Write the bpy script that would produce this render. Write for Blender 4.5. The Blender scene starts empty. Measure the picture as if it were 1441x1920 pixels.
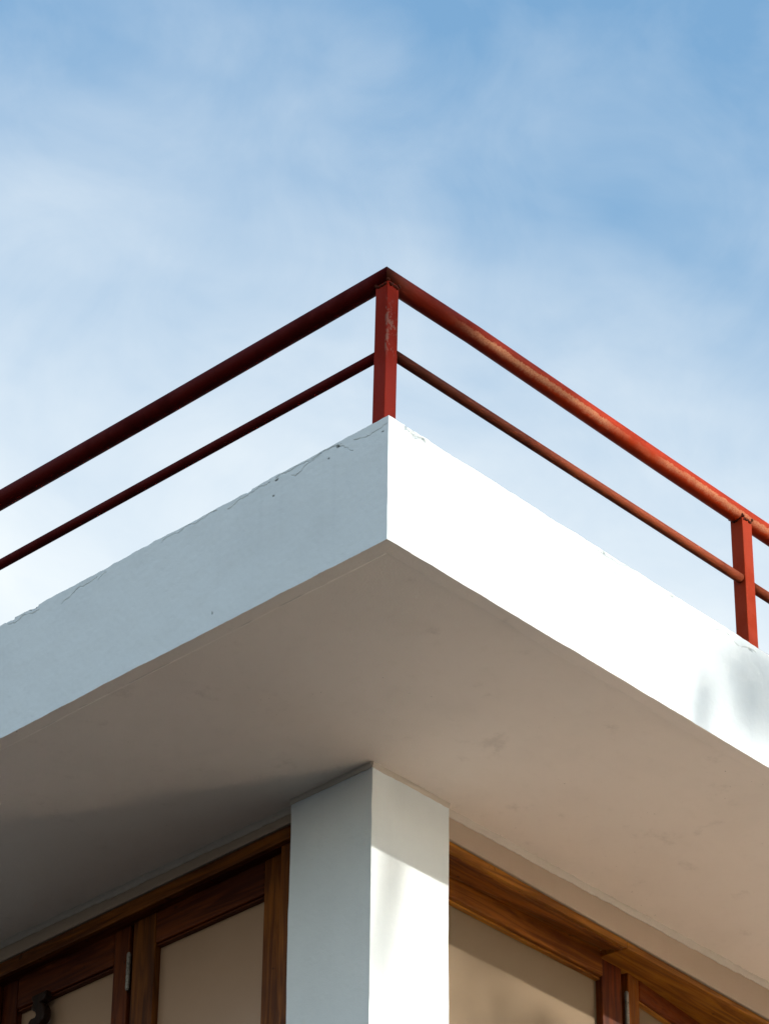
import bpy, bmesh, math, random
from mathutils import Vector, Matrix, noise

# ------------------------------------------------------------------ camera
scene = bpy.context.scene
C = scene.collection
Z0 = 6.64                      # height of the soffit above the ground

cam_data = bpy.data.cameras.new("camera")
cam = bpy.data.objects.new("camera", cam_data)
C.objects.link(cam)
yaw, pitch, roll = 0.760010, 0.598823, 0.0104736
f = Vector((math.cos(pitch) * math.cos(yaw), math.cos(pitch) * math.sin(yaw), math.sin(pitch)))
r = f.cross(Vector((0, 0, 1))).normalized()
u = r.cross(f)
r2 = r * math.cos(roll) + u * math.sin(roll)
u2 = u * math.cos(roll) - r * math.sin(roll)
m = Matrix((r2, u2, -f)).transposed().to_4x4()
m.translation = Vector((-5.446968, -5.167587, -5.043467 + Z0))
cam.matrix_world = m
cam_data.sensor_fit = 'VERTICAL'
cam_data.sensor_height = 36.0
cam_data.lens = 36.0 * 6838.07 / 1920.0
cam_data.clip_start = 0.1
cam_data.clip_end = 2000.0
scene.camera = cam

# ------------------------------------------------------------------ world, sun, exposure
SUN = Vector((-0.45, 1.0, -0.3196)).normalized()      # the way the light travels
sun_el = math.asin(-SUN.z)
sun_az = math.atan2(-SUN.x, -SUN.y)                    # from +Y towards +X

world = bpy.data.worlds.new("World")
scene.world = world
world.use_nodes = True
wn, wl = world.node_tree.nodes, world.node_tree.links
wn.clear()


def wnode(t, **kw):
    n = wn.new(t)
    for k, v in kw.items():
        setattr(n, k, v)
    return n


def wmath(op, a, b=None, clamp=False):
    n = wn.new('ShaderNodeMath')
    n.operation = op
    n.use_clamp = clamp
    for i, v in enumerate((a, b)):
        if v is None:
            continue
        if isinstance(v, (int, float)):
            n.inputs[i].default_value = v
        else:
            wl.new(v, n.inputs[i])
    return n.outputs[0]


SKY_STRENGTH = 0.15
sky = wnode('ShaderNodeTexSky', sky_type='NISHITA', sun_disc=False)
sky.sun_elevation = sun_el
sky.sun_rotation = sun_az
sky.altitude = 50.0
sky.air_density = 2.0
sky.dust_density = 0.6
sky.ozone_density = 5.0
tc = wnode('ShaderNodeTexCoord')
sep = wnode('ShaderNodeSeparateXYZ')
wl.new(tc.outputs['Generated'], sep.inputs[0])
# thin high cloud: directions projected on a flat layer overhead
zc = wmath('MAXIMUM', sep.outputs['Z'], 0.06)
px_ = wmath('DIVIDE', sep.outputs['X'], zc)
py_ = wmath('DIVIDE', sep.outputs['Y'], zc)
comb = wnode('ShaderNodeCombineXYZ')
wl.new(px_, comb.inputs[0])
wl.new(py_, comb.inputs[1])
mp = wnode('ShaderNodeMapping')
mp.inputs['Location'].default_value = (5.00516, 10.36452, 0.0)
mp.inputs['Rotation'].default_value = (0, 0, 2.602854)
mp.inputs['Scale'].default_value = (1.0, 1.2, 1.0)
wl.new(comb.outputs[0], mp.inputs['Vector'])
n1 = wnode('ShaderNodeTexNoise')
n1.inputs['Scale'].default_value = 2.2
n1.inputs['Detail'].default_value = 5.0
n1.inputs['Roughness'].default_value = 0.52
n1.inputs['Distortion'].default_value = 0.25
wl.new(mp.outputs[0], n1.inputs['Vector'])
# veil thickens towards the horizon (longer path through the layer)
veil = wmath('MULTIPLY', wmath('SUBTRACT', 0.672, sep.outputs['Z']), 5.0)
veil = wmath('MINIMUM', wmath('MAXIMUM', veil, 0.0), 0.78)
cl = wmath('MULTIPLY', wmath('SUBTRACT', n1.outputs['Fac'], 0.53), 1.2)
n2 = wnode('ShaderNodeTexNoise')
n2.inputs['Scale'].default_value = 20.0
n2.inputs['Detail'].default_value = 6.0
n2.inputs['Roughness'].default_value = 0.6
n2.inputs['Distortion'].default_value = 0.5
wl.new(tc.outputs['Generated'], n2.inputs['Vector'])
cl = wmath('ADD', cl, wmath('MULTIPLY', wmath('SUBTRACT', n2.outputs['Fac'], 0.5), 0.36))
cf = wmath('ADD', veil, cl, clamp=True)
cf = wmath('MINIMUM', cf, 0.94)
mix = wnode('ShaderNodeMix', data_type='RGBA')
wl.new(cf, mix.inputs['Factor'])
wl.new(sky.outputs[0], mix.inputs['A'])
mix.inputs['B'].default_value = (3.38, 3.50, 3.48, 1.0)
bg = wnode('ShaderNodeBackground')
bg.inputs['Strength'].default_value = SKY_STRENGTH
wl.new(mix.outputs['Result'], bg.inputs['Color'])
wo = wnode('ShaderNodeOutputWorld')
wl.new(bg.outputs[0], wo.inputs['Surface'])

sun_data = bpy.data.lights.new("sun", 'SUN')
sun_data.energy = 2.0
sun_data.angle = math.radians(0.53)
sun_data.color = (1.0, 0.93, 0.83)
sun = bpy.data.objects.new("sun", sun_data)
sun.rotation_euler = SUN.to_track_quat('-Z', 'Y').to_euler()
sun.location = (8, -18, 14)
C.objects.link(sun)

scene.view_settings.view_transform = 'Standard'
scene.view_settings.look = 'None'
scene.view_settings.exposure = 1.04
scene.view_settings.gamma = 1.0
scene.view_settings.use_curve_mapping = False
scene.render.engine = 'CYCLES'
scene.cycles.use_denoising = True
scene.cycles.max_bounces = 10
scene.cycles.diffuse_bounces = 6
scene.cycles.glossy_bounces = 4
scene.cycles.sample_clamp_indirect = 60.0
scene.cycles.blur_glossy = 0.0
scene.cycles.caustics_reflective = True


# ------------------------------------------------------------------ materials
class NT:
    """small helper round a material's node tree"""

    def __init__(self, name, rough=0.8, spec=0.3):
        self.m = bpy.data.materials.new(name)
        self.m.use_nodes = True
        self.n = self.m.node_tree.nodes
        self.l = self.m.node_tree.links
        self.p = self.n['Principled BSDF']
        self.p.inputs['Roughness'].default_value = rough
        self.p.inputs['Specular IOR Level'].default_value = spec
        self.co = self.n.new('ShaderNodeTexCoord').outputs['Object']

    def put(self, sock, v):
        if isinstance(v, bpy.types.NodeSocket):
            self.l.new(v, sock)
        elif isinstance(v, (tuple, list)) and len(v) == 3 and sock.type == 'RGBA':
            sock.default_value = (*v, 1.0)
        else:
            sock.default_value = v

    def map(self, scale, co=None, loc=(0, 0, 0), rot=(0, 0, 0)):
        n = self.n.new('ShaderNodeMapping')
        n.inputs['Scale'].default_value = scale
        n.inputs['Location'].default_value = loc
        n.inputs['Rotation'].default_value = rot
        self.l.new(co or self.co, n.inputs['Vector'])
        return n.outputs[0]

    def noise(self, co, scale, detail=4, rough=0.55, dist=0.0):
        n = self.n.new('ShaderNodeTexNoise')
        self.l.new(co, n.inputs['Vector'])
        n.inputs['Scale'].default_value = scale
        n.inputs['Detail'].default_value = detail
        n.inputs['Roughness'].default_value = rough
        n.inputs['Distortion'].default_value = dist
        return n.outputs['Fac']

    def ramp(self, fac, lo, hi, a=0.0, b=1.0):
        n = self.n.new('ShaderNodeMapRange')
        n.interpolation_type = 'SMOOTHSTEP'
        self.put(n.inputs['Value'], fac)
        n.inputs['From Min'].default_value = lo
        n.inputs['From Max'].default_value = hi
        n.inputs['To Min'].default_value = a
        n.inputs['To Max'].default_value = b
        return n.outputs[0]

    def math(self, op, a, b=0.0, clamp=False):
        n = self.n.new('ShaderNodeMath')
        n.operation = op
        n.use_clamp = clamp
        self.put(n.inputs[0], a)
        self.put(n.inputs[1], b)
        return n.outputs[0]

    def mix(self, fac, a, b):
        n = self.n.new('ShaderNodeMix')
        n.data_type = 'RGBA'
        self.put(n.inputs['Factor'], fac)
        self.put(n.inputs['A'], a)
        self.put(n.inputs['B'], b)
        return n.outputs['Result']

    def attr(self, name):
        n = self.n.new('ShaderNodeAttribute')
        n.attribute_name = name
        return n

    def bump(self, h, strength=0.3, dist=0.002):
        n = self.n.new('ShaderNodeBump')
        n.inputs['Strength'].default_value = strength
        n.inputs['Distance'].default_value = dist
        self.put(n.inputs['Height'], h)
        self.l.new(n.outputs[0], self.p.inputs['Normal'])

    def color(self, v):
        self.put(self.p.inputs['Base Color'], v)


def plaster(name, base, dirt, bump=0.35, stain=0.5, grain=420, flecks=False):
    t = NT(name, 0.92, 0.2)
    blot = t.ramp(t.noise(t.map((1, 1, 1)), 3.2, 5, 0.6), 0.42, 0.72)
    streak = t.ramp(t.noise(t.map((26, 26, 1.6)), 1.0, 4, 0.6), 0.52, 0.8)
    fine = t.ramp(t.noise(t.co, 130, 3, 0.6), 0.62, 0.78)
    k = t.math('ADD', t.math('MULTIPLY', blot, 0.45 * stain), t.math('MULTIPLY', streak, 0.35 * stain))
    k = t.math('ADD', k, t.math('MULTIPLY', fine, 0.12), clamp=True)
    col = t.mix(k, base, dirt)
    if flecks:
        fl = t.math('MULTIPLY', t.ramp(t.noise(t.co, 95, 2, 0.5), 0.735, 0.76), t.ramp(t.noise(t.co, 3.5, 2), 0.52, 0.6))
        col = t.mix(t.math('MULTIPLY', fl, 0.6), col, (0.12, 0.10, 0.08))
        sm = t.ramp(t.noise(t.map((1, 1, 1), loc=(2, 5, 0)), 7.0, 6, 0.7), 0.58, 0.75)
        col = t.mix(t.math('MULTIPLY', sm, 0.35), col, (0.46, 0.39, 0.335))
    # dirt that has settled in cracks, chips and pits
    col = t.mix(t.attr('wear').outputs['Fac'], col, (0.045, 0.05, 0.05))
    t.color(col)
    h = t.math('ADD', t.noise(t.map((0.35, 0.35, 1.0)), grain, 3, 0.7), t.math('MULTIPLY', t.noise(t.map((0.5, 0.5, 1.6)), 60, 4, 0.6), 0.5))
    t.bump(h, bump, 0.0025)
    return t.m


M = {}
M['white'] = plaster('white_painted_plaster', (0.79, 0.865, 0.90), (0.68, 0.75, 0.79), 0.35, 0.7)
M['soffit'] = plaster('soffit_plaster', (0.85, 0.765, 0.695), (0.73, 0.65, 0.58), 0.25, 0.7, flecks=True)
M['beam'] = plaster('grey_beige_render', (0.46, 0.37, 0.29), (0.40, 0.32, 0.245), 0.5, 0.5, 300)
M['deck'] = plaster('weathered_roof_felt', (0.075, 0.072, 0.068), (0.05, 0.048, 0.045))
M['dark_room'] = plaster('dim_room_wall', (0.05, 0.045, 0.04), (0.04, 0.035, 0.03))  # dimness of the unlit room put into the wall colour
M['filler'] = plaster('joint_filler', (0.64, 0.59, 0.53), (0.54, 0.49, 0.43), 0.5, 0.6)


def wood(name, axis, dark, light, gloss=0.42):
    t = NT(name, gloss, 0.16)
    s = [16.0, 16.0, 16.0]
    s[axis] = 1.1
    co = t.map(tuple(s))
    warp = t.noise(t.map((1, 1, 1)), 2.3, 3)
    g = t.noise(co, 2.2, 6, 0.62, 1.2)
    s2 = [150.0, 150.0, 150.0]
    s2[axis] = 4.0
    fib = t.noise(t.map(tuple(s2)), 1.0, 3, 0.6)
    k = t.ramp(t.math('ADD', g, t.math('MULTIPLY', t.math('SUBTRACT', warp, 0.5), 0.5)), 0.36, 0.70)
    k = t.math('ADD', t.math('MULTIPLY', k, 0.85), t.math('MULTIPLY', t.math('SUBTRACT', fib, 0.45), 0.5), clamp=True)
    col = t.mix(k, dark, light)
    spots = t.ramp(t.noise(t.map((1, 1, 1), loc=(4, 2, 9)), 26, 2), 0.70, 0.76)
    col = t.mix(t.math('MULTIPLY', spots, 0.7), col, (0.02, 0.008, 0.004))
    t.color(col)
    t.put(t.p.inputs['Roughness'], t.ramp(fib, 0.3, 0.7, gloss - 0.08, gloss + 0.14))
    t.bump(t.math('ADD', fib, g), 0.25, 0.0012)
    return t.m


RED_D, RED_L = (0.045, 0.007, 0.0015), (0.16, 0.036, 0.005)
GOLD_D, GOLD_L = (0.15, 0.046, 0.005), (0.38, 0.150, 0.017)
MID_D, MID_L = (0.085, 0.022, 0.003), (0.27, 0.086, 0.010)
for ax, nm in enumerate('xyz'):
    M['red_' + nm] = wood('red_brown_teak_' + nm, ax, RED_D, RED_L)
    M['gold_' + nm] = wood('golden_teak_' + nm, ax, GOLD_D, GOLD_L)
    M['umber_' + nm] = wood('dark_umber_teak_' + nm, ax, (0.055, 0.014, 0.002), (0.19, 0.058, 0.006))
    M['mid_' + nm] = wood('brown_teak_' + nm, ax, MID_D, MID_L)


M['black_wood'] = wood('blackened_teak', 2, (0.010, 0.004, 0.002), (0.035, 0.012, 0.005))


def make_pane(name, ca, cb):
    t = NT(name, 0.3, 0.5)
    a = t.noise(t.co, 3.0, 4, 0.6)
    b = t.noise(t.co, 220, 3, 0.6)
    k = t.math('ADD', t.math('MULTIPLY', a, 0.85), t.math('MULTIPLY', b, 0.15))
    t.color(t.mix(t.ramp(k, 0.25, 0.75), ca, cb))
    t.p.inputs['Roughness'].default_value = 0.24
    t.bump(t.noise(t.co, 380, 2, 0.6), 0.05, 0.001)
    return t.m


M['pane_x'] = make_pane('brown_frosted_glass', (0.20, 0.145, 0.090), (0.215, 0.158, 0.10))
M['pane_y'] = make_pane('tan_frosted_glass', (0.40, 0.255, 0.16), (0.43, 0.28, 0.18))


def paint(name, base, dark, pale, rust_shade=None, stripe=False, scuff=False, rough=0.42, mott=0.6):
    t = NT(name, rough, 0.06)
    uv = t.n.new('ShaderNodeUVMap')
    uv.uv_map = 'UVMap'
    sp = t.n.new('ShaderNodeSeparateXYZ')
    t.l.new(uv.outputs[0], sp.inputs[0])
    U, V = sp.outputs[0], sp.outputs[1]        # U: metres along, V: turn round the pipe
    mo = t.ramp(t.noise(t.co, 7.0, 6, 0.65), 0.40, 0.68)
    col = t.mix(t.math('MULTIPLY', mo, mott), base, dark)
    sp2 = t.ramp(t.noise(t.co, 120, 4, 0.7), 0.62, 0.72)
    col = t.mix(t.math('MULTIPLY', sp2, 0.35), col, dark)
    if rust_shade is not None:                         # rust brown with tree shade painted in towards the corner, patchy at its limit
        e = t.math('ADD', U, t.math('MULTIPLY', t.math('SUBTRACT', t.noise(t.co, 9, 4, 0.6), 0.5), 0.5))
        col = t.mix(t.ramp(e, 0.35, 1.25, 0.85, 0.0), col, rust_shade)
    ro = t.ramp(mo, 0, 1, rough, rough + 0.2)
    if stripe:                                  # paint rubbed and bleached along one line of the rail
        jag = t.math('MULTIPLY', t.math('SUBTRACT', t.noise(t.map((60, 60, 60)), 1.0, 5, 0.75), 0.5), 0.13)
        wob = t.math('MULTIPLY', t.math('SUBTRACT', t.noise(t.map((2.4, 2.4, 2.4)), 1.0, 2), 0.5), 0.16)
        off = t.math('ADD', t.math('SUBTRACT', V, stripe), t.math('ADD', jag, wob))
        up = t.ramp(off, 0.0, 0.012)            # ragged, sharp upper edge
        dn = t.ramp(off, 0.05, 0.15, 1.0, 0.0)  # fades out below
        along = t.ramp(t.noise(t.map((3.1, 3.1, 3.1), loc=(1.7, 0, 0)), 1.0, 3), 0.36, 0.50)
        grit = t.ramp(t.noise(t.co, 210, 3, 0.7), 0.30, 0.62, 0.35, 1.0)
        w = t.math('MULTIPLY', t.math('MULTIPLY', up, dn), t.math('MULTIPLY', along, grit))
        w = t.math('MULTIPLY', w, t.ramp(U, 0.45, 0.7))
        col = t.mix(t.math('MULTIPLY', w, 0.7), col, pale)
        ro = t.math('ADD', ro, t.math('MULTIPLY', w, 0.25))
    if scuff:
        zz = t.n.new('ShaderNodeSeparateXYZ')
        t.l.new(t.co, zz.inputs[0])
        sc = t.ramp(t.noise(t.map((45, 45, 24)), 1.0, 5, 0.75), 0.50, 0.57)
        zone = t.math('MULTIPLY', t.ramp(zz.outputs[2], 0.80, 0.86), t.ramp(zz.outputs[2], 1.04, 0.97))
        out = t.ramp(zz.outputs[1], 0.2385, 0.2355)          # only the outward face was knocked
        col = t.mix(t.math('MULTIPLY', t.math('MULTIPLY', sc, zone), t.math('MULTIPLY', out, 0.6)), col, pale)
    col = t.mix(t.attr('wear').outputs['Fac'], col, (0.10, 0.035, 0.02))
    t.color(col)
    t.put(t.p.inputs['Roughness'], ro)
    t.bump(t.math('ADD', t.noise(t.co, 300, 3, 0.7), t.noise(t.co, 40, 3, 0.6)), 0.25, 0.0012)
    return t.m


M['rail_lit'] = paint('sunlit_rail_paint', (0.40, 0.034, 0.006), (0.19, 0.013, 0.003), (0.60, 0.32, 0.18), rust_shade=(0.13, 0.010, 0.004), stripe=0.30, rough=0.5)  # lit copy of the red rail paint, sunlight put into the colour
M['rail_shaded'] = paint('shaded_rail_paint', (0.085, 0.0035, 0.003), (0.035, 0.002, 0.002), (0.3, 0.2, 0.15), rough=0.6)  # shaded copy for the sunless side, shade put into the colour
M['post'] = paint('red_oxide_post_paint', (0.25, 0.016, 0.006), (0.16, 0.010, 0.004), (0.24, 0.15, 0.12), scuff=True, mott=0.35, rough=0.55)
M['post_lit'] = paint('sunlit_post_paint', (0.35, 0.036, 0.010), (0.23, 0.018, 0.005), (0.5, 0.33, 0.25), scuff=False, mott=0.4, rough=0.55)  # same post paint brightened, direct sun put into the colour
M['rod'] = paint('worn_brown_red_rod_paint', (0.28, 0.062, 0.026), (0.13, 0.027, 0.013), (0.45, 0.25, 0.16), rust_shade=(0.055, 0.013, 0.008), rough=0.5, mott=0.8)


def metal(name, col):
    t = NT(name, 0.45, 0.5)
    t.p.inputs['Metallic'].default_value = 0.8
    t.color(t.mix(t.ramp(t.noise(t.co, 90, 4), 0.4, 0.7), col, tuple(c * 0.5 for c in col)))
    return t.m


M['steel'] = metal('dull_hinge_steel', (0.32, 0.30, 0.26))


def make_ground():
    t = NT('dark_asphalt', 0.9, 0.2)
    a = t.ramp(t.noise(t.co, 0.35, 6, 0.6), 0.35, 0.7)
    b = t.noise(t.co, 14, 5, 0.65)
    col = t.mix(a, (0.042, 0.036, 0.030), (0.034, 0.029, 0.025))
    col = t.mix(t.ramp(b, 0.5, 0.75, 0, 0.4), col, (0.035, 0.033, 0.030))
    t.color(col)
    return t.m


M['ground'] = make_ground()


def make_yard(name, ca, cb):
    t = NT(name, 0.3, 0.5)
    a = t.ramp(t.noise(t.co, 0.6, 6, 0.6), 0.35, 0.7)
    t.color(t.mix(a, ca, cb))
    t.put(t.p.inputs['Roughness'], t.ramp(t.noise(t.co, 14, 5, 0.65), 0.3, 0.7, 0.6, 0.8))
    return t.m


M['yard'] = make_yard('warm_paving', (0.66, 0.47, 0.30), (0.60, 0.42, 0.265))
M['tiles'] = make_yard('pale_terracotta_tiles', (0.86, 0.64, 0.43), (0.82, 0.60, 0.40))


def make_leaf():
    t = NT('tree_leaf', 0.5, 0.4)
    t.color(t.mix(t.noise(t.co, 1.5, 3), (0.04, 0.08, 0.02), (0.09, 0.14, 0.035)))
    return t.m


def make_bark():
    t = NT('tree_bark', 0.9, 0.2)
    t.color(t.mix(t.noise(t.map((12, 12, 2)), 1.0, 5), (0.07, 0.05, 0.035), (0.17, 0.13, 0.09)))
    t.bump(t.noise(t.map((20, 20, 4)), 1.0, 5), 0.6, 0.01)
    return t.m


M['leaf'] = make_leaf()
M['bark'] = make_bark()


# ------------------------------------------------------------------ object helpers
def tag(o, label=None, cat=None, group=None, kind=None):
    for k, v in (('label', label), ('category', cat), ('group', group), ('kind', kind)):
        if v:
            o[k] = v
    return o


def empty(name, loc, parent=None):
    o = bpy.data.objects.new(name, None)
    C.objects.link(o)
    o.empty_display_size = 0.2
    if parent is not None:
        o.parent = parent
        o.location = Vector(loc) - world_loc(parent)
    else:
        o.location = loc
    return o


def world_loc(o):
    p = Vector(o.location)
    while o.parent is not None:
        o = o.parent
        p += Vector(o.location)
    return p


def link(name, me, mat, parent=None):
    """mesh written in soffit coordinates (z = 0 at the soffit); origin put at the parent's base"""
    o = bpy.data.objects.new(name, me)
    C.objects.link(o)
    if mat is not None:
        me.materials.append(mat)
    shift = Vector((0, 0, Z0))
    if parent is not None:
        o.parent = parent
        shift = shift - world_loc(parent)
    o.location = shift
    return o


def from_bm(name, bm, mat, parent=None, smooth=False):
    me = bpy.data.meshes.new(name)
    bm.normal_update()
    bm.to_mesh(me)
    bm.free()
    if smooth:
        for p in me.polygons:
            p.use_smooth = True
    return link(name, me, mat, parent)


def hexa(name, c, mat, parent=None, bevel=0.003, seg=2):
    """closed solid from 8 corners: four of the bottom ring, four of the top ring"""
    bm = bmesh.new()
    v = [bm.verts.new(p) for p in c]
    for q in ((3, 2, 1, 0), (4, 5, 6, 7), (0, 1, 5, 4), (1, 2, 6, 5), (2, 3, 7, 6), (3, 0, 4, 7)):
        bm.faces.new([v[i] for i in q])
    bmesh.ops.recalc_face_normals(bm, faces=bm.faces)
    if bevel:
        bmesh.ops.bevel(bm, geom=list(bm.edges), offset=bevel, segments=seg, profile=0.6, affect='EDGES')
    return from_bm(name, bm, mat, parent)


def box(name, x0, x1, y0, y1, z0, z1, mat, parent=None, bevel=0.003, seg=2):
    return hexa(name, [(x0, y0, z0), (x1, y0, z0), (x1, y1, z0), (x0, y1, z0),
                       (x0, y0, z1), (x1, y0, z1), (x1, y1, z1), (x0, y1, z1)], mat, parent, bevel, seg)


def steps(a, dense_to, end, d, grow=1.35):
    """positions from a: even steps d up to dense_to, then growing ones up to end"""
    out = [a]
    while out[-1] + d < dense_to:
        out.append(out[-1] + d)
    s = d
    while out[-1] + s * grow < end:
        s *= grow
        out.append(out[-1] + s)
    out.append(end)
    return out


def seg_dist(p, a, b):
    ax, ay = a
    bx, by = b
    dx, dy = bx - ax, by - ay
    t = max(0.0, min(1.0, ((p[0] - ax) * dx + (p[1] - ay) * dy) / (dx * dx + dy * dy + 1e-12)))
    return math.hypot(p[0] - ax - t * dx, p[1] - ay - t * dy)


def wobble(P, amp1=0.0012, amp2=0.0016):
    v = noise.noise_vector(P * 16.0) * amp1 + noise.noise_vector(P * 2.6 + Vector((5, 1, 7))) * amp2
    return v + noise.noise_vector(P * 70.0) * (amp1 * 0.35)


def patches(name, grids, mat, parent, fn):
    """one mesh from several rectangular grids of points; fn(P, tag) -> (moved point, wear)"""
    verts, faces, wear = [], [], []
    index = {}
    for tagname, pts, flip in grids:
        nu, nv = len(pts), len(pts[0])
        ids = []
        for row in pts:
            rr = []
            for P in row:
                key = (round(P[0], 5), round(P[1], 5), round(P[2], 5))
                if key in index:
                    rr.append(index[key])
                    continue
                Q, w = fn(Vector(P), tagname)
                index[key] = len(verts)
                rr.append(len(verts))
                verts.append(Q)
                wear.append(w)
            ids.append(rr)
        for i in range(nu - 1):
            for j in range(nv - 1):
                q = (ids[i][j], ids[i + 1][j], ids[i + 1][j + 1], ids[i][j + 1])
                faces.append(q[::-1] if flip else q)
    me = bpy.data.meshes.new(name)
    me.from_pydata([tuple(v) for v in verts], [], faces)
    a = me.attributes.new('wear', 'FLOAT', 'POINT')
    a.data.foreach_set('value', wear)
    me.update()
    return link(name, me, mat, parent)


# ------------------------------------------------------------------ ground
gm = bpy.data.meshes.new("ground")
S = 900.0
gm.from_pydata([(-S, -S, -Z0), (S, -S, -Z0), (S, S, -Z0), (-S, S, -Z0)], [], [(0, 1, 2, 3)])
ground = link("ground", gm, M['ground'])
tag(ground, "dark asphalt around the house", None, None, 'structure')

ym = bpy.data.meshes.new("paved_yard")
yz = -Z0 + 0.02
ym.from_pydata([(2.2, -32, yz), (8.5, -32, yz), (8.5, 0.81, yz), (2.2, 0.81, yz)], [], [(0, 1, 2, 3)])
yard = link("paved_yard", ym, M['yard'])
tag(yard, "sunlit warm paved yard in front of the house", None, None, 'structure')

# ------------------------------------------------------------------ house
T = 0.38                       # slab thickness
PX, PY, PW1, PW2 = 0.7818, 0.7894, 0.3098, 0.3085
WX, WY = 0.8122, 0.8145        # faces of the beams over the windows
LONG = 7.0
house = empty("house", (PX, PY, 0.0))
tag(house, "white plastered house corner with overhanging flat roof and teak framed windows", "house")

CR_L = [[(0.005, 0.356), (0.025, 0.35), (0.065, 0.346), (0.12, 0.359)],
        [(0.162, 0.361), (0.178, 0.367), (0.217, 0.375), (0.235, 0.374), (0.252, 0.368), (0.293, 0.36), (0.311, 0.348), (0.329, 0.344), (0.343, 0.354)],
        [(0.162, 0.361), (0.14, 0.342), (0.122, 0.325)],
        [(0.235, 0.374), (0.289, 0.374), (0.334, 0.372), (0.371, 0.374), (0.398, 0.371)],
        [(0.42, 0.369), (0.468, 0.372), (0.495, 0.369), (0.537, 0.369), (0.556, 0.363), (0.579, 0.358)],
        [(0.62, 0.372), (0.70, 0.367), (0.78, 0.372), (0.83, 0.362)],
        [(1.041, 0.367), (1.073, 0.352)],
        [(1.077, 0.367), (1.106, 0.361), (1.147, 0.365), (1.175, 0.354), (1.205, 0.345), (1.217, 0.337)],
        [(1.31, 0.361), (1.351, 0.366), (1.389, 0.366), (1.437, 0.367)]]
CR_R = [[(0.05, 0.37), (0.075, 0.373), (0.09, 0.363), (0.118, 0.367), (0.14, 0.363)],
        [(0.79, 0.374), (0.828, 0.368), (0.877, 0.37), (0.925, 0.372), (0.974, 0.374)],
        [(1.079, 0.366), (1.129, 0.371), (1.221, 0.358), (1.265, 0.36), (1.337, 0.359), (1.374, 0.36)],
        [(1.395, 0.348), (1.447, 0.356), (1.492, 0.36)]]


def ragged(line, seed):
    rn = random.Random(seed)
    for _ in range(3):
        out = [line[0]]
        for a, b in zip(line, line[1:]):
            L = math.hypot(b[0] - a[0], b[1] - a[1])
            o = rn.uniform(-0.14, 0.14) * L
            out += [((a[0] + b[0]) / 2 - (b[1] - a[1]) / L * o, (a[1] + b[1]) / 2 + (b[0] - a[0]) / L * o), b]
        line = out
    return line


def with_box(q):
    return q, (min(p[0] for p in q) - 0.006, max(p[0] for p in q) + 0.006, min(p[1] for p in q) - 0.006, max(p[1] for p in q) + 0.006)


CR_L = [with_box(ragged(q, i)) for i, q in enumerate(CR_L)]
CR_R = [with_box(ragged(q, 40 + i)) for i, q in enumerate(CR_R)]
CHIP_L = [(1.332, 0.380, 0.010), (1.421, 0.382, 0.009), (1.445, 0.382, 0.006), (0.176, 0.366, 0.006), (0.50, 0.381, 0.007)]
PIT_L = [(0.209, 0.343, 0.003), (0.406, 0.318, 0.003), (0.396, 0.364, 0.004), (0.02, 0.337, 0.003), (0.62, 0.05, 0.002)]
CHIP_R = [(0.093, 0.366, 0.011), (0.066, 0.373, 0.006), (0.125, 0.369, 0.009), (0.84, 0.371, 0.006), (1.13, 0.372, 0.006), (1.47, 0.357, 0.006)]


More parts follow.
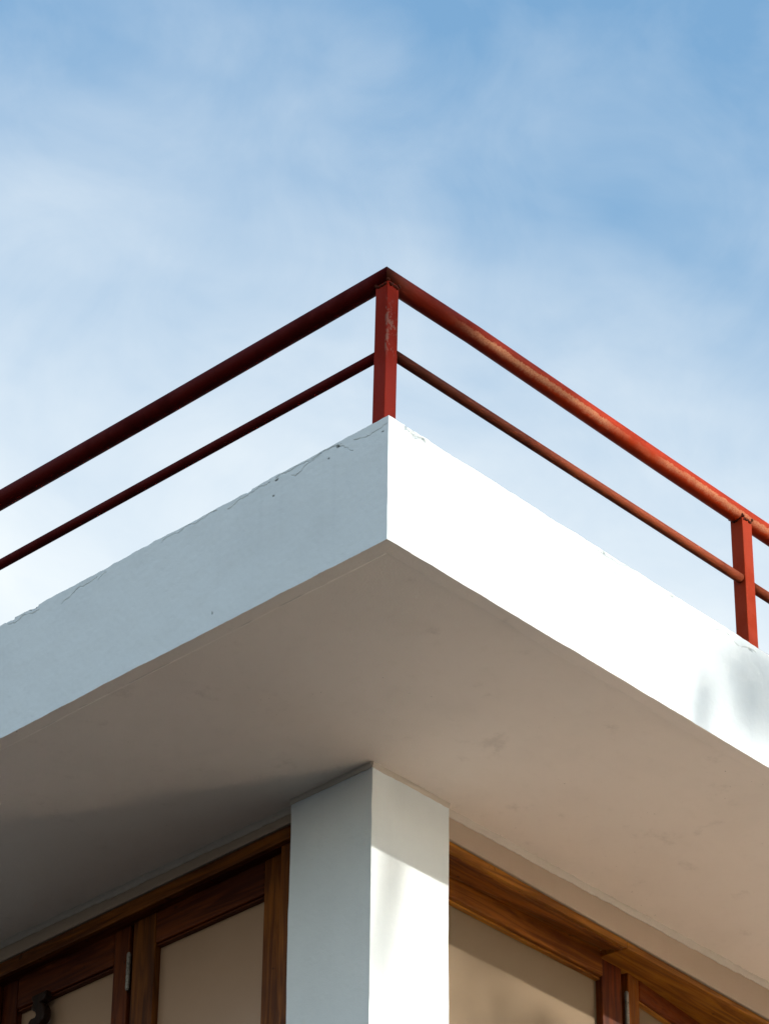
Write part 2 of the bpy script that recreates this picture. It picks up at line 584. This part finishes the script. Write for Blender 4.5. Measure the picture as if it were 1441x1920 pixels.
def slab_fn(P, side):
    w = wobble(P)
    if side == 'soffit':
        w.z *= max(0.12, 1.0 - min(P.x, P.y) / 0.05)
    Q = P + w
    wear = 0.0
    # worn, uneven arris along the top
    if P.z > T - 0.05:
        e = (P.z - (T - 0.05)) / 0.05
        s = P.x + P.y
        n = noise.noise(Vector((s * 9.0, P.x * 2, 1.3))) * 0.0028 + noise.noise(Vector((s * 38.0, 4.0, P.y))) * 0.0020
        Q.z += (n - 0.002) * e * e
    if side in ('left', 'right'):
        c = (P.y, P.z) if side == 'left' else (P.x, P.z)
        edge = min(1.0, c[0] / 0.006)
        nrm = Vector((-1, 0, 0)) if side == 'left' else Vector((0, -1, 0))
        h = 0.0
        if c[1] > 0.30 or side == 'left':
            for line, (u0, u1, v0, v1) in (CR_L if side == 'left' else CR_R):
                if not (u0 < c[0] < u1 and v0 < c[1] < v1):
                    continue
                jit = noise.noise(Vector((c[0] * 60, c[1] * 60, 2.0))) * 0.0013
                d = min(seg_dist(c, a, b) for a, b in zip(line, line[1:])) + jit
                if d < 0.0022:
                    k = 1.0 - max(0.0, d) / 0.0022
                    h -= 0.0022 * k
                    amt = 0.5 + 0.5 * noise.noise(Vector((c[0] * 30, c[1] * 30, 7.0)))
                    wear = max(wear, (0.32 if side == 'left' else 0.2) * min(1.0, k * 1.3) * max(0.0, min(1.0, amt * 1.5 - 0.3)))
            for (cx, cz, rad) in (CHIP_L + PIT_L if side == 'left' else CHIP_R):
                d = math.hypot((c[0] - cx) * 0.6, c[1] - cz) + noise.noise(Vector((c[0] * 120, c[1] * 120, 5.0))) * rad * 0.7
                if d < rad:
                    k = 1.0 - max(0.0, d) / rad
                    h -= min(0.006, rad) * min(1.0, k * 1.6)
                    wear = max(wear, (0.7 if side == 'left' else 0.15) * min(1.0, k * 2.0))
        Q += nrm * h * edge
    if side == 'soffit':
        # the edge was trowelled as a separate band, a little lower than the field
        b = 0.042 + noise.noise(Vector((P.x * 3.0, P.y * 3.0, 3.0))) * 0.004
        dd = min(P.x, P.y)
        k = max(0.0, min(1.0, (dd - b) / 0.013))
        k = k * k * (3 - 2 * k)
        lift = 0.010
        Q.z += lift * k + noise.noise(Vector((P.x * 1.7, P.y * 1.7, 9.0))) * 0.0010 * min(1.0, dd / 0.2)
        # trowel ridges, faint
        Q.z += noise.noise(Vector((P.x * 9.0, P.y * 2.0, 2.0))) * 0.0002
        if abs(dd - b) < 0.003 and noise.noise(Vector((P.x * 14, P.y * 14, 0))) > 0.25:
            wear = 0.22 if P.x < P.y else 0.05
    return Q, wear


ys = steps(0.0, 1.62, LONG, 0.0024)
zs = [0.30 * i / 42 for i in range(42)] + [0.30 + (T - 0.30) * i / 54 for i in range(55)]
grid_l = [[(0.0, y, z) for z in zs] for y in ys]
grid_r = [[(x, 0.0, z) for z in zs] for x in ys]
band = [0.0, 0.010, 0.020, 0.030, 0.034, 0.037, 0.040, 0.043, 0.046, 0.049, 0.052, 0.055, 0.058, 0.062, 0.068]
ss = band + steps(0.08, 2.6, LONG, 0.02)
grid_s = [[(x, y, 0.0) for y in ss] for x in ss]
top = [0.0, 0.01, 0.03, 0.08, 0.2, 0.5, 1.0, 2.0, 4.0, LONG]
# the shared edges need the same points on both sides: stitch strips from the fine rows to the coarse grids
roof = patches("roof_slab", [('left', grid_l, False), ('right', grid_r, True)], M['white'], house, slab_fn)
soffit = patches("soffit", [('soffit', grid_s, True)], M['soffit'], house, slab_fn)
hexa("roof_deck", [(0.012, 0.012, 0.03), (LONG, 0.012, 0.03), (LONG, LONG, 0.03), (0.012, LONG, 0.03),
                   (0.012, 0.012, T - 0.012), (LONG, 0.012, T - 0.012), (LONG, LONG, T - 0.012), (0.012, LONG, T - 0.012)],
     M['deck'], house, 0)


def pillar_fn(P, side):
    return P + wobble(P, 0.0009, 0.003), 0.0


zp = [-q for q in steps(0.0, 1.1, Z0, 0.012)]
ax_ = [PX + PW1 * i / 26 for i in range(27)]
ay_ = [PY + PW2 * i / 26 for i in range(27)]
patches("pillar", [('l', [[(PX, y, z) for z in zp] for y in ay_], True),
                   ('r', [[(x, PY, z) for z in zp] for x in ax_], False),
                   ('b', [[(x, PY + PW2, z) for z in zp] for x in ax_], True),
                   ('e', [[(PX + PW1, y, z) for z in zp] for y in ay_], False)], M['white'], house, pillar_fn)

# beams over the windows: their lower edges are not quite level
XR0, XR1 = PX + PW1 - 0.02, LONG


def zr_bot(x):
    return -0.078 - (x - 1.121) * 0.0217


def zl_bot(y):
    return -0.036 - (y - 1.13) * 0.0124


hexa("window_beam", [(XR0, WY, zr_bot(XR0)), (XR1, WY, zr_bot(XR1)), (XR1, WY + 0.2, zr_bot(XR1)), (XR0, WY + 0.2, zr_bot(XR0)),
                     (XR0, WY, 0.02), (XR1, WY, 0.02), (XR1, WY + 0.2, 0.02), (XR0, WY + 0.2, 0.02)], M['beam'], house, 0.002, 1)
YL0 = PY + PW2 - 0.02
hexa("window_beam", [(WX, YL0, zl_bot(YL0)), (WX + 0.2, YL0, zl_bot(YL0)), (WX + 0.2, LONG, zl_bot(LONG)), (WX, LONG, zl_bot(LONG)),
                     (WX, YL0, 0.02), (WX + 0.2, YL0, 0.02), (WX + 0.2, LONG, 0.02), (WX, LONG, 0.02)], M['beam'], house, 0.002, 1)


def bead(name, pts, out, parent, size=0.012):
    """uneven bead of joint filler along a line under the soffit; out = horizontal direction away from the wall"""
    bm = bmesh.new()
    rings = []
    for i, p in enumerate(pts):
        P = Vector(p)
        k = 1.0 + 0.25 * noise.noise(P * 11.0) + 0.35 * noise.noise(P * 45.0)
        a = size * max(0.35, k)
        b = size * max(0.3, 1.0 + 0.25 * noise.noise(P * 9.0 + Vector((3, 3, 3))) + 0.3 * noise.noise(P * 50.0))
        o = Vector(out)
        rings.append([bm.verts.new(P - o * 0.01 + Vector((0, 0, 0.012))), bm.verts.new(P - o * 0.01 - Vector((0, 0, b))),
                      bm.verts.new(P + o * 0.003 - Vector((0, 0, b))), bm.verts.new(P + o * a * 0.55 - Vector((0, 0, b * 0.5))),
                      bm.verts.new(P + o * a + Vector((0, 0, 0.001))), bm.verts.new(P + o * a + Vector((0, 0, 0.012)))])
    for q, w in zip(rings, rings[1:]):
        for j in range(6):
            bm.faces.new((q[j], q[(j + 1) % 6], w[(j + 1) % 6], w[j]))
    bm.faces.new(rings[0])
    bm.faces.new(rings[-1][::-1])
    bmesh.ops.recalc_face_normals(bm, faces=bm.faces)
    return from_bm(name, bm, M['filler'], parent)


bead("joint_filler", [(x, WY, 0.0) for x in steps(PX + PW1 + 0.001, 2.8, LONG, 0.012)], (0, -1, 0), house, 0.010)
bead("joint_filler", [(WX, y, 0.0) for y in steps(PY + PW2 + 0.001, 2.8, LONG, 0.012)], (-1, 0, 0), house, 0.009)
bead("joint_filler", [(PX - 0.002 + 0.008 * i, PY, 0.0) for i in range(40)], (0, -1, 0), house, 0.006)
bead("joint_filler", [(PX, PY - 0.002 + 0.008 * i, 0.0) for i in range(40)], (-1, 0, 0), house, 0.006)

# ------------------------------------------------------------------ teak window joinery
LEAF_H = 2.40
FLOOR = -2.62
RY = 0.925                     # front of the leaves in the right-hand wall
LXF = 0.860                    # front of the leaves in the left-hand wall
x0, x1, x2 = XR0 + 0.021, 1.889, LONG - 2.6


def head_right(xa, xb, name):
    def zf(x):
        return -0.112 - (x - 1.121) * 0.0130

    def zb(x):
        return -0.109 + (x - 1.242) * 0.030
    zb2 = zb if xb < 2.0 else (lambda x: zf(x) + 0.02)
    yb = RY + (0.012 if xb < 2.0 else 0.16)
    return hexa(name, [(xa, WY + 0.004, zf(xa)), (xb, WY + 0.004, zf(xb)), (xb, yb, zb2(xb)), (xa, yb, zb2(xa)),
                       (xa, WY + 0.004, zr_bot(xa) - 0.004), (xb, WY + 0.004, zr_bot(xb) - 0.004),
                       (xb, yb, zr_bot(xb) - 0.004 + 0.06), (xa, yb, zr_bot(xa) - 0.004 + 0.06)], M['gold_x'], house, 0.003)


head_right(x0, x1, "window_head")
head_right(x1 + 0.0015, x2, "window_head")
hexa("window_head", [(WX + 0.004, YL0 + 0.021, -0.081), (LXF + 0.05, YL0 + 0.021, -0.078), (LXF + 0.05, LONG - 3.4, -0.118), (WX + 0.004, LONG - 3.4, -0.121),
                     (WX + 0.004, YL0 + 0.021, zl_bot(YL0) - 0.004), (LXF + 0.05, YL0 + 0.021, zl_bot(YL0) - 0.004),
                     (LXF + 0.05, LONG - 3.4, zl_bot(LONG - 3.4) - 0.004), (WX + 0.004, LONG - 3.4, zl_bot(LONG - 3.4) - 0.004)], M['mid_y'], house, 0.003)


hexa("head_underside", [(x0 + 0.002, WY + 0.016, -0.1165), (x1 - 0.002, WY + 0.016, -0.1265), (x1 - 0.002, RY - 0.001, -0.0915), (x0 + 0.002, RY - 0.001, -0.1175),
                     (x0 + 0.002, WY + 0.016, -0.100), (x1 - 0.002, WY + 0.016, -0.110), (x1 - 0.002, RY - 0.001, -0.075), (x0 + 0.002, RY - 0.001, -0.100)],
     M['mid_x'], house, 0.0015, 1)  # board added under the head for its darker underside
hexa("head_underside", [(WX + 0.018, YL0 + 0.024, -0.0835), (LXF - 0.001, YL0 + 0.024, -0.0830), (LXF - 0.001, 2.375, -0.1005), (WX + 0.018, 2.375, -0.1010),
                     (WX + 0.018, YL0 + 0.024, -0.072), (LXF - 0.001, YL0 + 0.024, -0.072), (LXF - 0.001, 2.375, -0.090), (WX + 0.018, 2.375, -0.090)],
     M['red_y'], house, 0.0015, 1)  # added board, shade of the recess put into its dark tone


def leaf(origin, d, inn, width, ztop, zrail, st, tones, hinge_at=None, zlow=-LEAF_H, proud=0.0):
    """framed glazed leaf: origin at front face, d along its width, inn inward; hinge_at: distance along the width"""
    o, d, inn = Vector(origin), Vector(d).normalized(), Vector(inn).normalized()
    g = empty("window_leaf", (o.x, o.y, Z0 + zlow), house)
    ax = 'x' if abs(d.x) > abs(d.y) else 'y'
    th = 0.045

    def bd(name, a0, a1, za, zb, mat, dep0=0.0, dep1=th, bev=0.004):
        c = []
        for z in (za, zb):
            for (a, e) in ((a0, dep0), (a1, dep0), (a1, dep1), (a0, dep1)):
                q = o + d * a + inn * e
                c.append((q.x, q.y, z))
        return hexa(name, c, mat, g, bev, 3)
    s0, s1 = st
    bd("stile", 0.0, s0, zlow, ztop, M[tones[0] + '_z'])
    bd("stile", width - s1, width, zlow, ztop, M[tones[1] + '_z'])
    bd("top_rail", s0 + 0.0006, width - s1 - 0.0006, zrail, ztop, M[tones[2] + '_' + ax], -proud, th - 0.004, 0.006)
    bd("bottom_rail", s0 + 0.0006, width - s1 - 0.0006, zlow, zlow + 0.16, M[tones[2] + '_' + ax], 0.001, th - 0.004)
    bd("pane", s0 - 0.008, width - s1 + 0.008, zlow + 0.15, zrail + 0.012, M['pane_' + ax], 0.024, 0.030, 0)
    # thin glazing bead; bounced light put into the gold one, shade into the red
    bd("glazing_bead", s0 + 0.001, width - s1 - 0.001, zrail - 0.007, zrail - 0.0006, M[('gold_' if ax == 'x' else 'red_') + ax], 0.008, 0.0235, 0.001)
    return g, bd


def hinge(parent, p, z0, z1, rad=0.0065):
    """butt hinge: knuckles on a pin with the edges of its two plates"""
    bm = bmesh.new()
    n = 5
    h = (z1 - z0) / n
    for i in range(n):
        mtx = Matrix.Translation((p[0], p[1], z0 + h * (i + 0.5)))
        bmesh.ops.create_cone(bm, cap_ends=True, segments=14, radius1=rad, radius2=rad, depth=h - 0.0018, matrix=mtx)
    bmesh.ops.create_cone(bm, cap_ends=True, segments=10, radius1=rad * 0.7, radius2=rad * 0.7, depth=(z1 - z0) + 0.006,
                          matrix=Matrix.Translation((p[0], p[1], (z0 + z1) / 2)))
    return from_bm("hinge", bm, M['steel'], parent)


# right-hand wall
gA, _ = leaf((PX + PW1 + 0.004, RY, 0), (1, 0, 0), (0, 1, 0), 1.990 - (PX + PW1 + 0.004), -0.080, -0.174, (0.085, 0.090), ('mid', 'red', 'mid'), proud=0.006)
hinge(gA, (2.006, RY - 0.004), -0.36, -0.187)
gB, _ = leaf((2.021, RY, 0), (1, 0.13, 0), (-0.13, 1, 0), 0.86, -0.035, -0.176, (0.058, 0.07), ('mid', 'red', 'red'))
# left-hand wall
gC, _ = leaf((LXF, 1.182, 0), (0, 1, 0), (1, 0, 0), 1.806 - 1.182, -0.084, -0.190, (0.093, 0.093), ('mid', 'umber', 'red'))
hinge(gC, (LXF - 0.004, 1.816), -0.304, -0.189)
gD, bdD = leaf((LXF + 0.004, 1.826, 0), (0, 1, 0), (1, 0, 0), 0.545, -0.084, -0.198, (0.064, 0.064), ('red', 'red', 'red'))
box("window_jamb", LXF - 0.03, LXF + 0.03, PY + PW2 + 0.001, 1.1805, -LEAF_H, -0.086, M['mid_z'], house, 0.002)
box("window_jamb", LXF - 0.03, LXF + 0.05, 2.376, 2.45, -LEAF_H, -0.098, M['red_z'], house, 0.003)
box("window_jamb", 2.90, 2.97, RY - 0.03, RY + 0.20, -LEAF_H, -0.12, M['red_z'], house, 0.003)


def carved_scroll(parent):
    """carved wooden scroll that hangs in front of the glass from the top rail of the far left leaf"""
    X = LXF - 0.002
    # outline in (y, z), read downwards, right side then left side
    yc, zt = 2.192, -0.196
    right = [(-0.044, 0.004), (-0.043, -0.012), (-0.034, -0.024), (-0.020, -0.028), (-0.032, -0.036), (-0.043, -0.052), (-0.044, -0.072),
             (-0.036, -0.088), (-0.018, -0.098), (0.004, -0.104), (0.012, -0.118), (0.002, -0.132), (-0.014, -0.138)]
    left = [(0.034, 0.004), (0.034, -0.006), (0.024, -0.022), (0.032, -0.030), (0.034, -0.038), (0.026, -0.045), (0.012, -0.052),
            (0.006, -0.064), (0.010, -0.070), (0.030, -0.070), (0.042, -0.078), (0.046, -0.094), (0.040, -0.118), (0.020, -0.140), (0.0, -0.148)]
    bm = bmesh.new()
    ring = [(yc + a * 0.82, zt + b) for a, b in right] + [(yc + a * 0.82, zt + b) for a, b in left[::-1]]
    f0 = [bm.verts.new((X - 0.014, y, z)) for y, z in ring]
    f1 = [bm.verts.new((X + 0.014, y, z)) for y, z in ring]
    n = len(ring)
    for i in range(n):
        bm.faces.new((f0[i], f0[(i + 1) % n], f1[(i + 1) % n], f1[i]))
    bm.faces.new(f0[::-1])
    bm.faces.new(f1)
    bmesh.ops.recalc_face_normals(bm, faces=bm.faces)
    sharp = [e for e in bm.edges if abs(e.verts[0].co.x - e.verts[1].co.x) < 1e-6]
    bmesh.ops.bevel(bm, geom=sharp, offset=0.005, segments=2, profile=0.5, affect='EDGES')
    return tag(from_bm("carved_scroll", bm, M['black_wood'], parent), "dark carved wooden scroll hanging over the glass")


carved_scroll(gD)

# the rest of the storey and the storey below
box("wall", 2.971, LONG, WY + 0.001, WY + 0.2, FLOOR, -0.20, M['white'], house, 0)
box("wall", WX + 0.001, WX + 0.2, 2.451, LONG, FLOOR, -0.13, M['white'], house, 0)
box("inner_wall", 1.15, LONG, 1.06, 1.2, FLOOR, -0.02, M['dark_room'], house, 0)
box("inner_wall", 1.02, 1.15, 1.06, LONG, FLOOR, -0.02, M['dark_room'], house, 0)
box("bounce_balcony", PX + PW1 + 0.002, 3.05, -1.50, WY + 0.2, FLOOR - 0.30, FLOOR, M['white'], house, 0.006)  # unseen balcony, placed and sized to bounce light under the slab
box("bounce_tiles", PX + PW1 + 0.004, 3.04, -1.49, WY + 0.1, FLOOR + 0.0005, FLOOR + 0.012, M['tiles'], house, 0.003)  # bright top of the added balcony, throws light upwards
box("floor_slab", PX + PW1 + 0.002, LONG, WY + 0.201, LONG, FLOOR - 0.30, FLOOR - 0.001, M['beam'], house, 0)
box("wall", WX, WX + 0.2, PY + PW2 + 0.002, LONG, FLOOR - 0.30, -LEAF_H - 0.001, M['white'], house, 0)
box("wall", 3.051, LONG, WY, WY + 0.2, FLOOR - 0.30, FLOOR - 0.001, M['white'], house, 0)
box("wall", PX + PW1 - 0.01, LONG, WY, WY + 0.2, -Z0, FLOOR - 0.301, M['white'], house, 0)
box("wall", WX, WX + 0.2, PY + PW2 - 0.01, LONG, -Z0, FLOOR - 0.301, M['white'], house, 0)

# ------------------------------------------------------------------ railing on the roof
PR = 0.25
railing = empty("railing", (PR, PR, Z0 + T))
tag(railing, "rusty red steel pipe railing around the edge of the flat roof", "railing")


def pipe(name, path, rad, axis, mat, parent, mitre=False, cap_round=False, seg=28, wearfn=None):
    """pipe along +X (axis 0) or +Y (axis 1); path: list of (s, side, z). mitre: first ring cut on the plane x = y"""
    bm = bmesh.new()
    uvl = bm.loops.layers.uv.new('UVMap')
    fl = bm.verts.layers.float.new('wear')
    rings = []
    for k, (s, c, z) in enumerate(path):
        ring = []
        for j in range(seg):
            a = 2 * math.pi * j / seg
            ds, dz = -math.cos(a) * rad, math.sin(a) * rad    # j = 0 faces outwards
            cc = c + ds
            sv = s
            if mitre and k == 0:
                sv = cc
            P = (sv, cc, z + dz) if axis == 0 else (cc, sv, z + dz)
            v = bm.verts.new(P)
            v[fl] = wearfn(s, a) if wearfn else 0.0
            ring.append(v)
        rings.append(ring)
    for k in range(len(rings) - 1):
        for j in range(seg):
            j2 = (j + 1) % seg
            fc = bm.faces.new((rings[k][j], rings[k][j2], rings[k + 1][j2], rings[k + 1][j]))
            fc.smooth = True
            for lp, (kk, jj) in zip(fc.loops, ((k, j), (k, j + 1), (k + 1, j + 1), (k + 1, j))):
                # turn measured from the top, outwards and down: 0.25 faces out, 0.5 underneath
                lp[uvl].uv = (path[kk][0], 0.25 - jj / seg + (1.0 if 0.25 - jj / seg < -0.25 else 0.0))
    for ring, fl_ in ((rings[0], False), (rings[-1], True)):
        fc = bm.faces.new(ring[::-1] if fl_ else ring)
        fc.smooth = False
    bmesh.ops.recalc_face_normals(bm, faces=bm.faces)
    return from_bm(name, bm, mat, parent)


def interp(pts, s):
    for (a, za), (b, zb) in zip(pts, pts[1:]):
        if s <= b:
            return za + (zb - za) * (s - a) / (b - a)
    return pts[-1][1]


ZR = [(0.25, 1.0925), (0.6, 1.097), (1.425, 1.084), (1.93, 1.0805), (7.0, 1.079)]
ZL = [(0.25, 1.0925), (1.13, 1.0875), (7.0, 1.089)]
POST2 = 1.790
ss_ = [0.25] + [0.30 + 0.05 * i for i in range(40)] + [3.0, 5.0, LONG]
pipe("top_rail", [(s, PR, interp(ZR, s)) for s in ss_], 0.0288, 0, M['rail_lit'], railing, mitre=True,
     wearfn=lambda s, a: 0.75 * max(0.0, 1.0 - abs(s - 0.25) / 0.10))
pipe("top_rail", [(s, PR, interp(ZL, s)) for s in ss_], 0.0283, 1, M['rail_shaded'], railing, mitre=True)
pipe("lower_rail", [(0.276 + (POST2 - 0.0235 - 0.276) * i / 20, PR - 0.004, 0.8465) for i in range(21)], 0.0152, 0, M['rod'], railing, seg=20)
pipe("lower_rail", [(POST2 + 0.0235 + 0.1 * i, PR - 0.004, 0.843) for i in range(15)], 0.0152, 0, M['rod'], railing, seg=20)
pipe("lower_rail", [(0.278 + (1.90 - 0.0235 - 0.278) * i / 20, PR - 0.002, 0.8395 + 0.0065 * i / 20) for i in range(21)], 0.0150, 1, M['rail_shaded'], railing, seg=20)


def post(x, y, ztop, lean=(0, 0), parent=railing, mat='post_lit'):
    s = 0.0225
    lx, ly = lean
    o = hexa("post", [(x - s, y - s, T - 0.03), (x + s, y - s, T - 0.03), (x + s, y + s, T - 0.03), (x - s, y + s, T - 0.03),
                      (x - s + lx, y - s + ly, ztop), (x + s + lx, y - s + ly, ztop), (x + s + lx, y + s + ly, ztop), (x - s + lx, y + s + ly, ztop)],
             M[mat], parent, 0.0025, 3)
    return o


def weld(x, y, z, parent=railing):
    """lumpy weld bead round the top of a post"""
    bm = bmesh.new()
    s = 0.0232
    rnd = random.Random(int(x * 1000) + 7)
    for k in range(44):
        t = k / 44 * 4
        side, q = int(t), (t % 1) * 2 - 1
        dx, dy = ((q, -1), (1, q), (-q, 1), (-1, -q))[side]
        rr = 0.003 + rnd.random() * 0.0032
        zz = z + (0.010 if abs(q) > 0.75 else 0.0) + rnd.uniform(-0.003, 0.004)
        bmesh.ops.create_icosphere(bm, subdivisions=1, radius=rr, matrix=Matrix.Translation((x + dx * s, y + dy * s, zz)))
    return from_bm("weld_bead", bm, M['rod'], parent, True)


post(0.2515, 0.259, 1.085, (0.007, -0.006), mat='post')
post(POST2, PR, 1.075, (0.001, 0))
post(3.37, PR, 1.075)
post(PR, 1.90, 1.075)
post(PR, 3.40, 1.075)
weld(0.2585, 0.253, 1.062)
weld(POST2 + 0.001, PR, 1.056)

# ------------------------------------------------------------------ tree that stands towards the sun and shades part of the railing
TO_SUN = -SUN


def tree():
    rnd = random.Random(5)
    base = Vector((4.6, -17.6, 0.0))
    root = empty("tree", base)
    tag(root, "tall leafy tree outside the picture that throws soft shade on railing", "tree")
    clumps = []            # (centre in soffit coordinates, radius, leaves)

    def at(x, y, z, dist, rad, n):
        clumps.append((Vector((x, y, z)) + TO_SUN * dist, rad, n))
    at(0.22, 0.25, 0.95, 17.0, 0.24, 50)
    at(0.50, 0.25, 1.02, 17.3, 0.26, 60)
    at(0.80, 0.25, 1.05, 17.0, 0.24, 36)
    at(0.28, 0.22, 0.68, 17.4, 0.17, 24)
    at(0.10, 0.25, 1.45, 17.2, 0.5, 170)
    at(0.70, 0.25, 1.75, 18.0, 0.6, 240)
    at(-0.6, 0.25, 1.5, 17.5, 0.7, 260)
    at(1.50, 0.0, 0.21, 19.0, 0.20, 70)
    at(1.85, 0.0, 0.24, 19.0, 0.30, 120)
    at(0.91, 0.0, 0.33, 13.0, 0.05, 3)
    at(1.80, 0.22, 0.50, 14.0, 0.12, 14)
    at(1.42, 0.947, -0.62, 13.5, 0.24, 34)
    at(1.75, 0.947, -0.60, 13.5, 0.28, 44)
    for k in range(26):
        a = rnd.uniform(0, 6.28)
        rr = 2.2 * math.sqrt(rnd.random())
        at(1.2 + rr * math.cos(a), 0.25, 5.0 + 1.5 * math.sin(a) * rr / 2.2 + rnd.uniform(-0.3, 0.3), 18.5 + rnd.uniform(-1.6, 1.6), 0.9, 260)
    bm = bmesh.new()
    for c, rad, n in clumps:
        for _ in range(n):
            v = Vector((rnd.gauss(0, 1), rnd.gauss(0, 1), rnd.gauss(0, 1))).normalized() * rad * rnd.random() ** 0.45
            p = c + v
            d = Vector((rnd.gauss(0, 1), rnd.gauss(0, 1), rnd.gauss(0, 0.6) - 0.4)).normalized()
            w = d.cross(Vector((rnd.gauss(0, 1), rnd.gauss(0, 1), rnd.gauss(0, 1)))).normalized()
            L, Wd = rnd.uniform(0.10, 0.17), rnd.uniform(0.03, 0.05)
            nn = d.cross(w) * 0.012
            q = [p, p + d * L * 0.45 + w * Wd + nn, p + d * L, p + d * L * 0.45 - w * Wd + nn]
            vs = [bm.verts.new(x) for x in q]
            bm.faces.new((vs[0], vs[1], vs[2]))
            bm.faces.new((vs[0], vs[2], vs[3]))
    from_bm("crown", bm, M['leaf'], root)
    # trunk and limbs
    bm = bmesh.new()

    def limb(pts, r0, r1, seg=10):
        rings = []
        for i, p in enumerate(pts):
            t = i / (len(pts) - 1)
            a = (Vector(pts[min(i + 1, len(pts) - 1)]) - Vector(pts[max(i - 1, 0)])).normalized()
            s1 = a.cross(Vector((0.3, 1, 0.1))).normalized()
            s2 = a.cross(s1)
            rr = r0 + (r1 - r0) * t
            rings.append([bm.verts.new(Vector(p) + (s1 * math.cos(6.2832 * j / seg) + s2 * math.sin(6.2832 * j / seg)) * rr) for j in range(seg)])
        for q, w in zip(rings, rings[1:]):
            for j in range(seg):
                bm.faces.new((q[j], q[(j + 1) % seg], w[(j + 1) % seg], w[j]))
        bm.faces.new(rings[-1])
    foot = Vector((base.x, base.y, -Z0))
    fork = Vector((base.x + 0.2, base.y + 0.3, 7.0))
    limb([foot, foot.lerp(fork, 0.35) + Vector((0.2, 0.1, 0)), foot.lerp(fork, 0.7), fork], 0.34, 0.2, 14)
    for i, (c, rad, n) in enumerate(clumps):
        if i in (4, 5, 6) or (i > 13 and i % 3 == 0):
            mid = fork.lerp(c, 0.5) + Vector((0.2, -0.3, 0.5))
            limb([fork - Vector((0, 0, 0.4)), mid, c], 0.06, 0.012, 6)
    # twigs: between neighbouring leaf clumps, and one that droops in front of the pillar
    for i, j in ((4, 0), (5, 1), (5, 2), (0, 3), (8, 7)):
        limb([clumps[i][0], clumps[i][0].lerp(clumps[j][0], 0.5), clumps[j][0]], 0.016, 0.006, 6)
    away = [Vector(q) + TO_SUN * 19.0 for q in ((-1.0, 0.0, 2.6), (1.4, 0.0, 2.9), (2.5, 0.0, 2.2), (2.45, 0.0, 0.9))]
    limb([fork] + away + [clumps[8][0]], 0.06, 0.015, 6)
    limb([Vector((0.90, PY, -0.10)) + TO_SUN * 13.0, Vector((0.865, PY, -0.30)) + TO_SUN * 13.0,
          Vector((0.835, PY, -0.50)) + TO_SUN * 13.0, Vector((0.80, PY, -0.66)) + TO_SUN * 13.0], 0.045, 0.022, 6)
    # thin hanging twigs carry the outlying leaf clumps and the drooping branch
    for c in [clumps[i][0] for i in (9, 10, 11, 12)] + [Vector((0.90, PY, -0.10)) + TO_SUN * 13.0]:
        a = away[1] if c.x < away[1].x else away[2]
        limb([a, a.lerp(c, 0.4) + Vector((0.1, 0.2, 0.3)), c], 0.006, 0.003, 5)
    bmesh.ops.recalc_face_normals(bm, faces=bm.faces)
    from_bm("trunk", bm, M['bark'], root, True)


tree()


# ------------------------------------------------------------------ unseen metal roof added towards the sun to throw sunlight up under the slab
def carport():
    t = NT('dull_zinc_sheet', 0.3, 0.5)
    t.p.inputs['Metallic'].default_value = 1.0
    t.color(t.mix(t.noise(t.co, 1.5, 4), (0.93, 0.78, 0.61), (0.82, 0.69, 0.54)))
    t.put(t.p.inputs['Roughness'], t.ramp(t.noise(t.co, 6, 4), 0.3, 0.7, 0.29, 0.35))
    g = NT('carport_steel', 0.6, 0.3)
    g.color((0.18, 0.18, 0.18))
    x0, x1, y0, y1, h = 6.5, 8.3, -16.5, -9.0, 2.4
    root = empty("carport", ((x0 + x1) / 2, (y0 + y1) / 2, 0.0))
    tag(root, "unseen low flat zinc roof added towards the sun to bounce its light", "carport")
    box("reflector_sheet", x0, x1, y0, y1, h - Z0, h - Z0 + 0.05, t.m, root, 0)
    for x in (x0 + 0.2, x1 - 0.2):
        for y in (y0 + 0.2, (y0 + y1) / 2, y1 - 0.2):
            box("post", x - 0.05, x + 0.05, y - 0.05, y + 0.05, -Z0 + 0.021, h - Z0 - 0.001, g.m, root, 0.004)


carport()
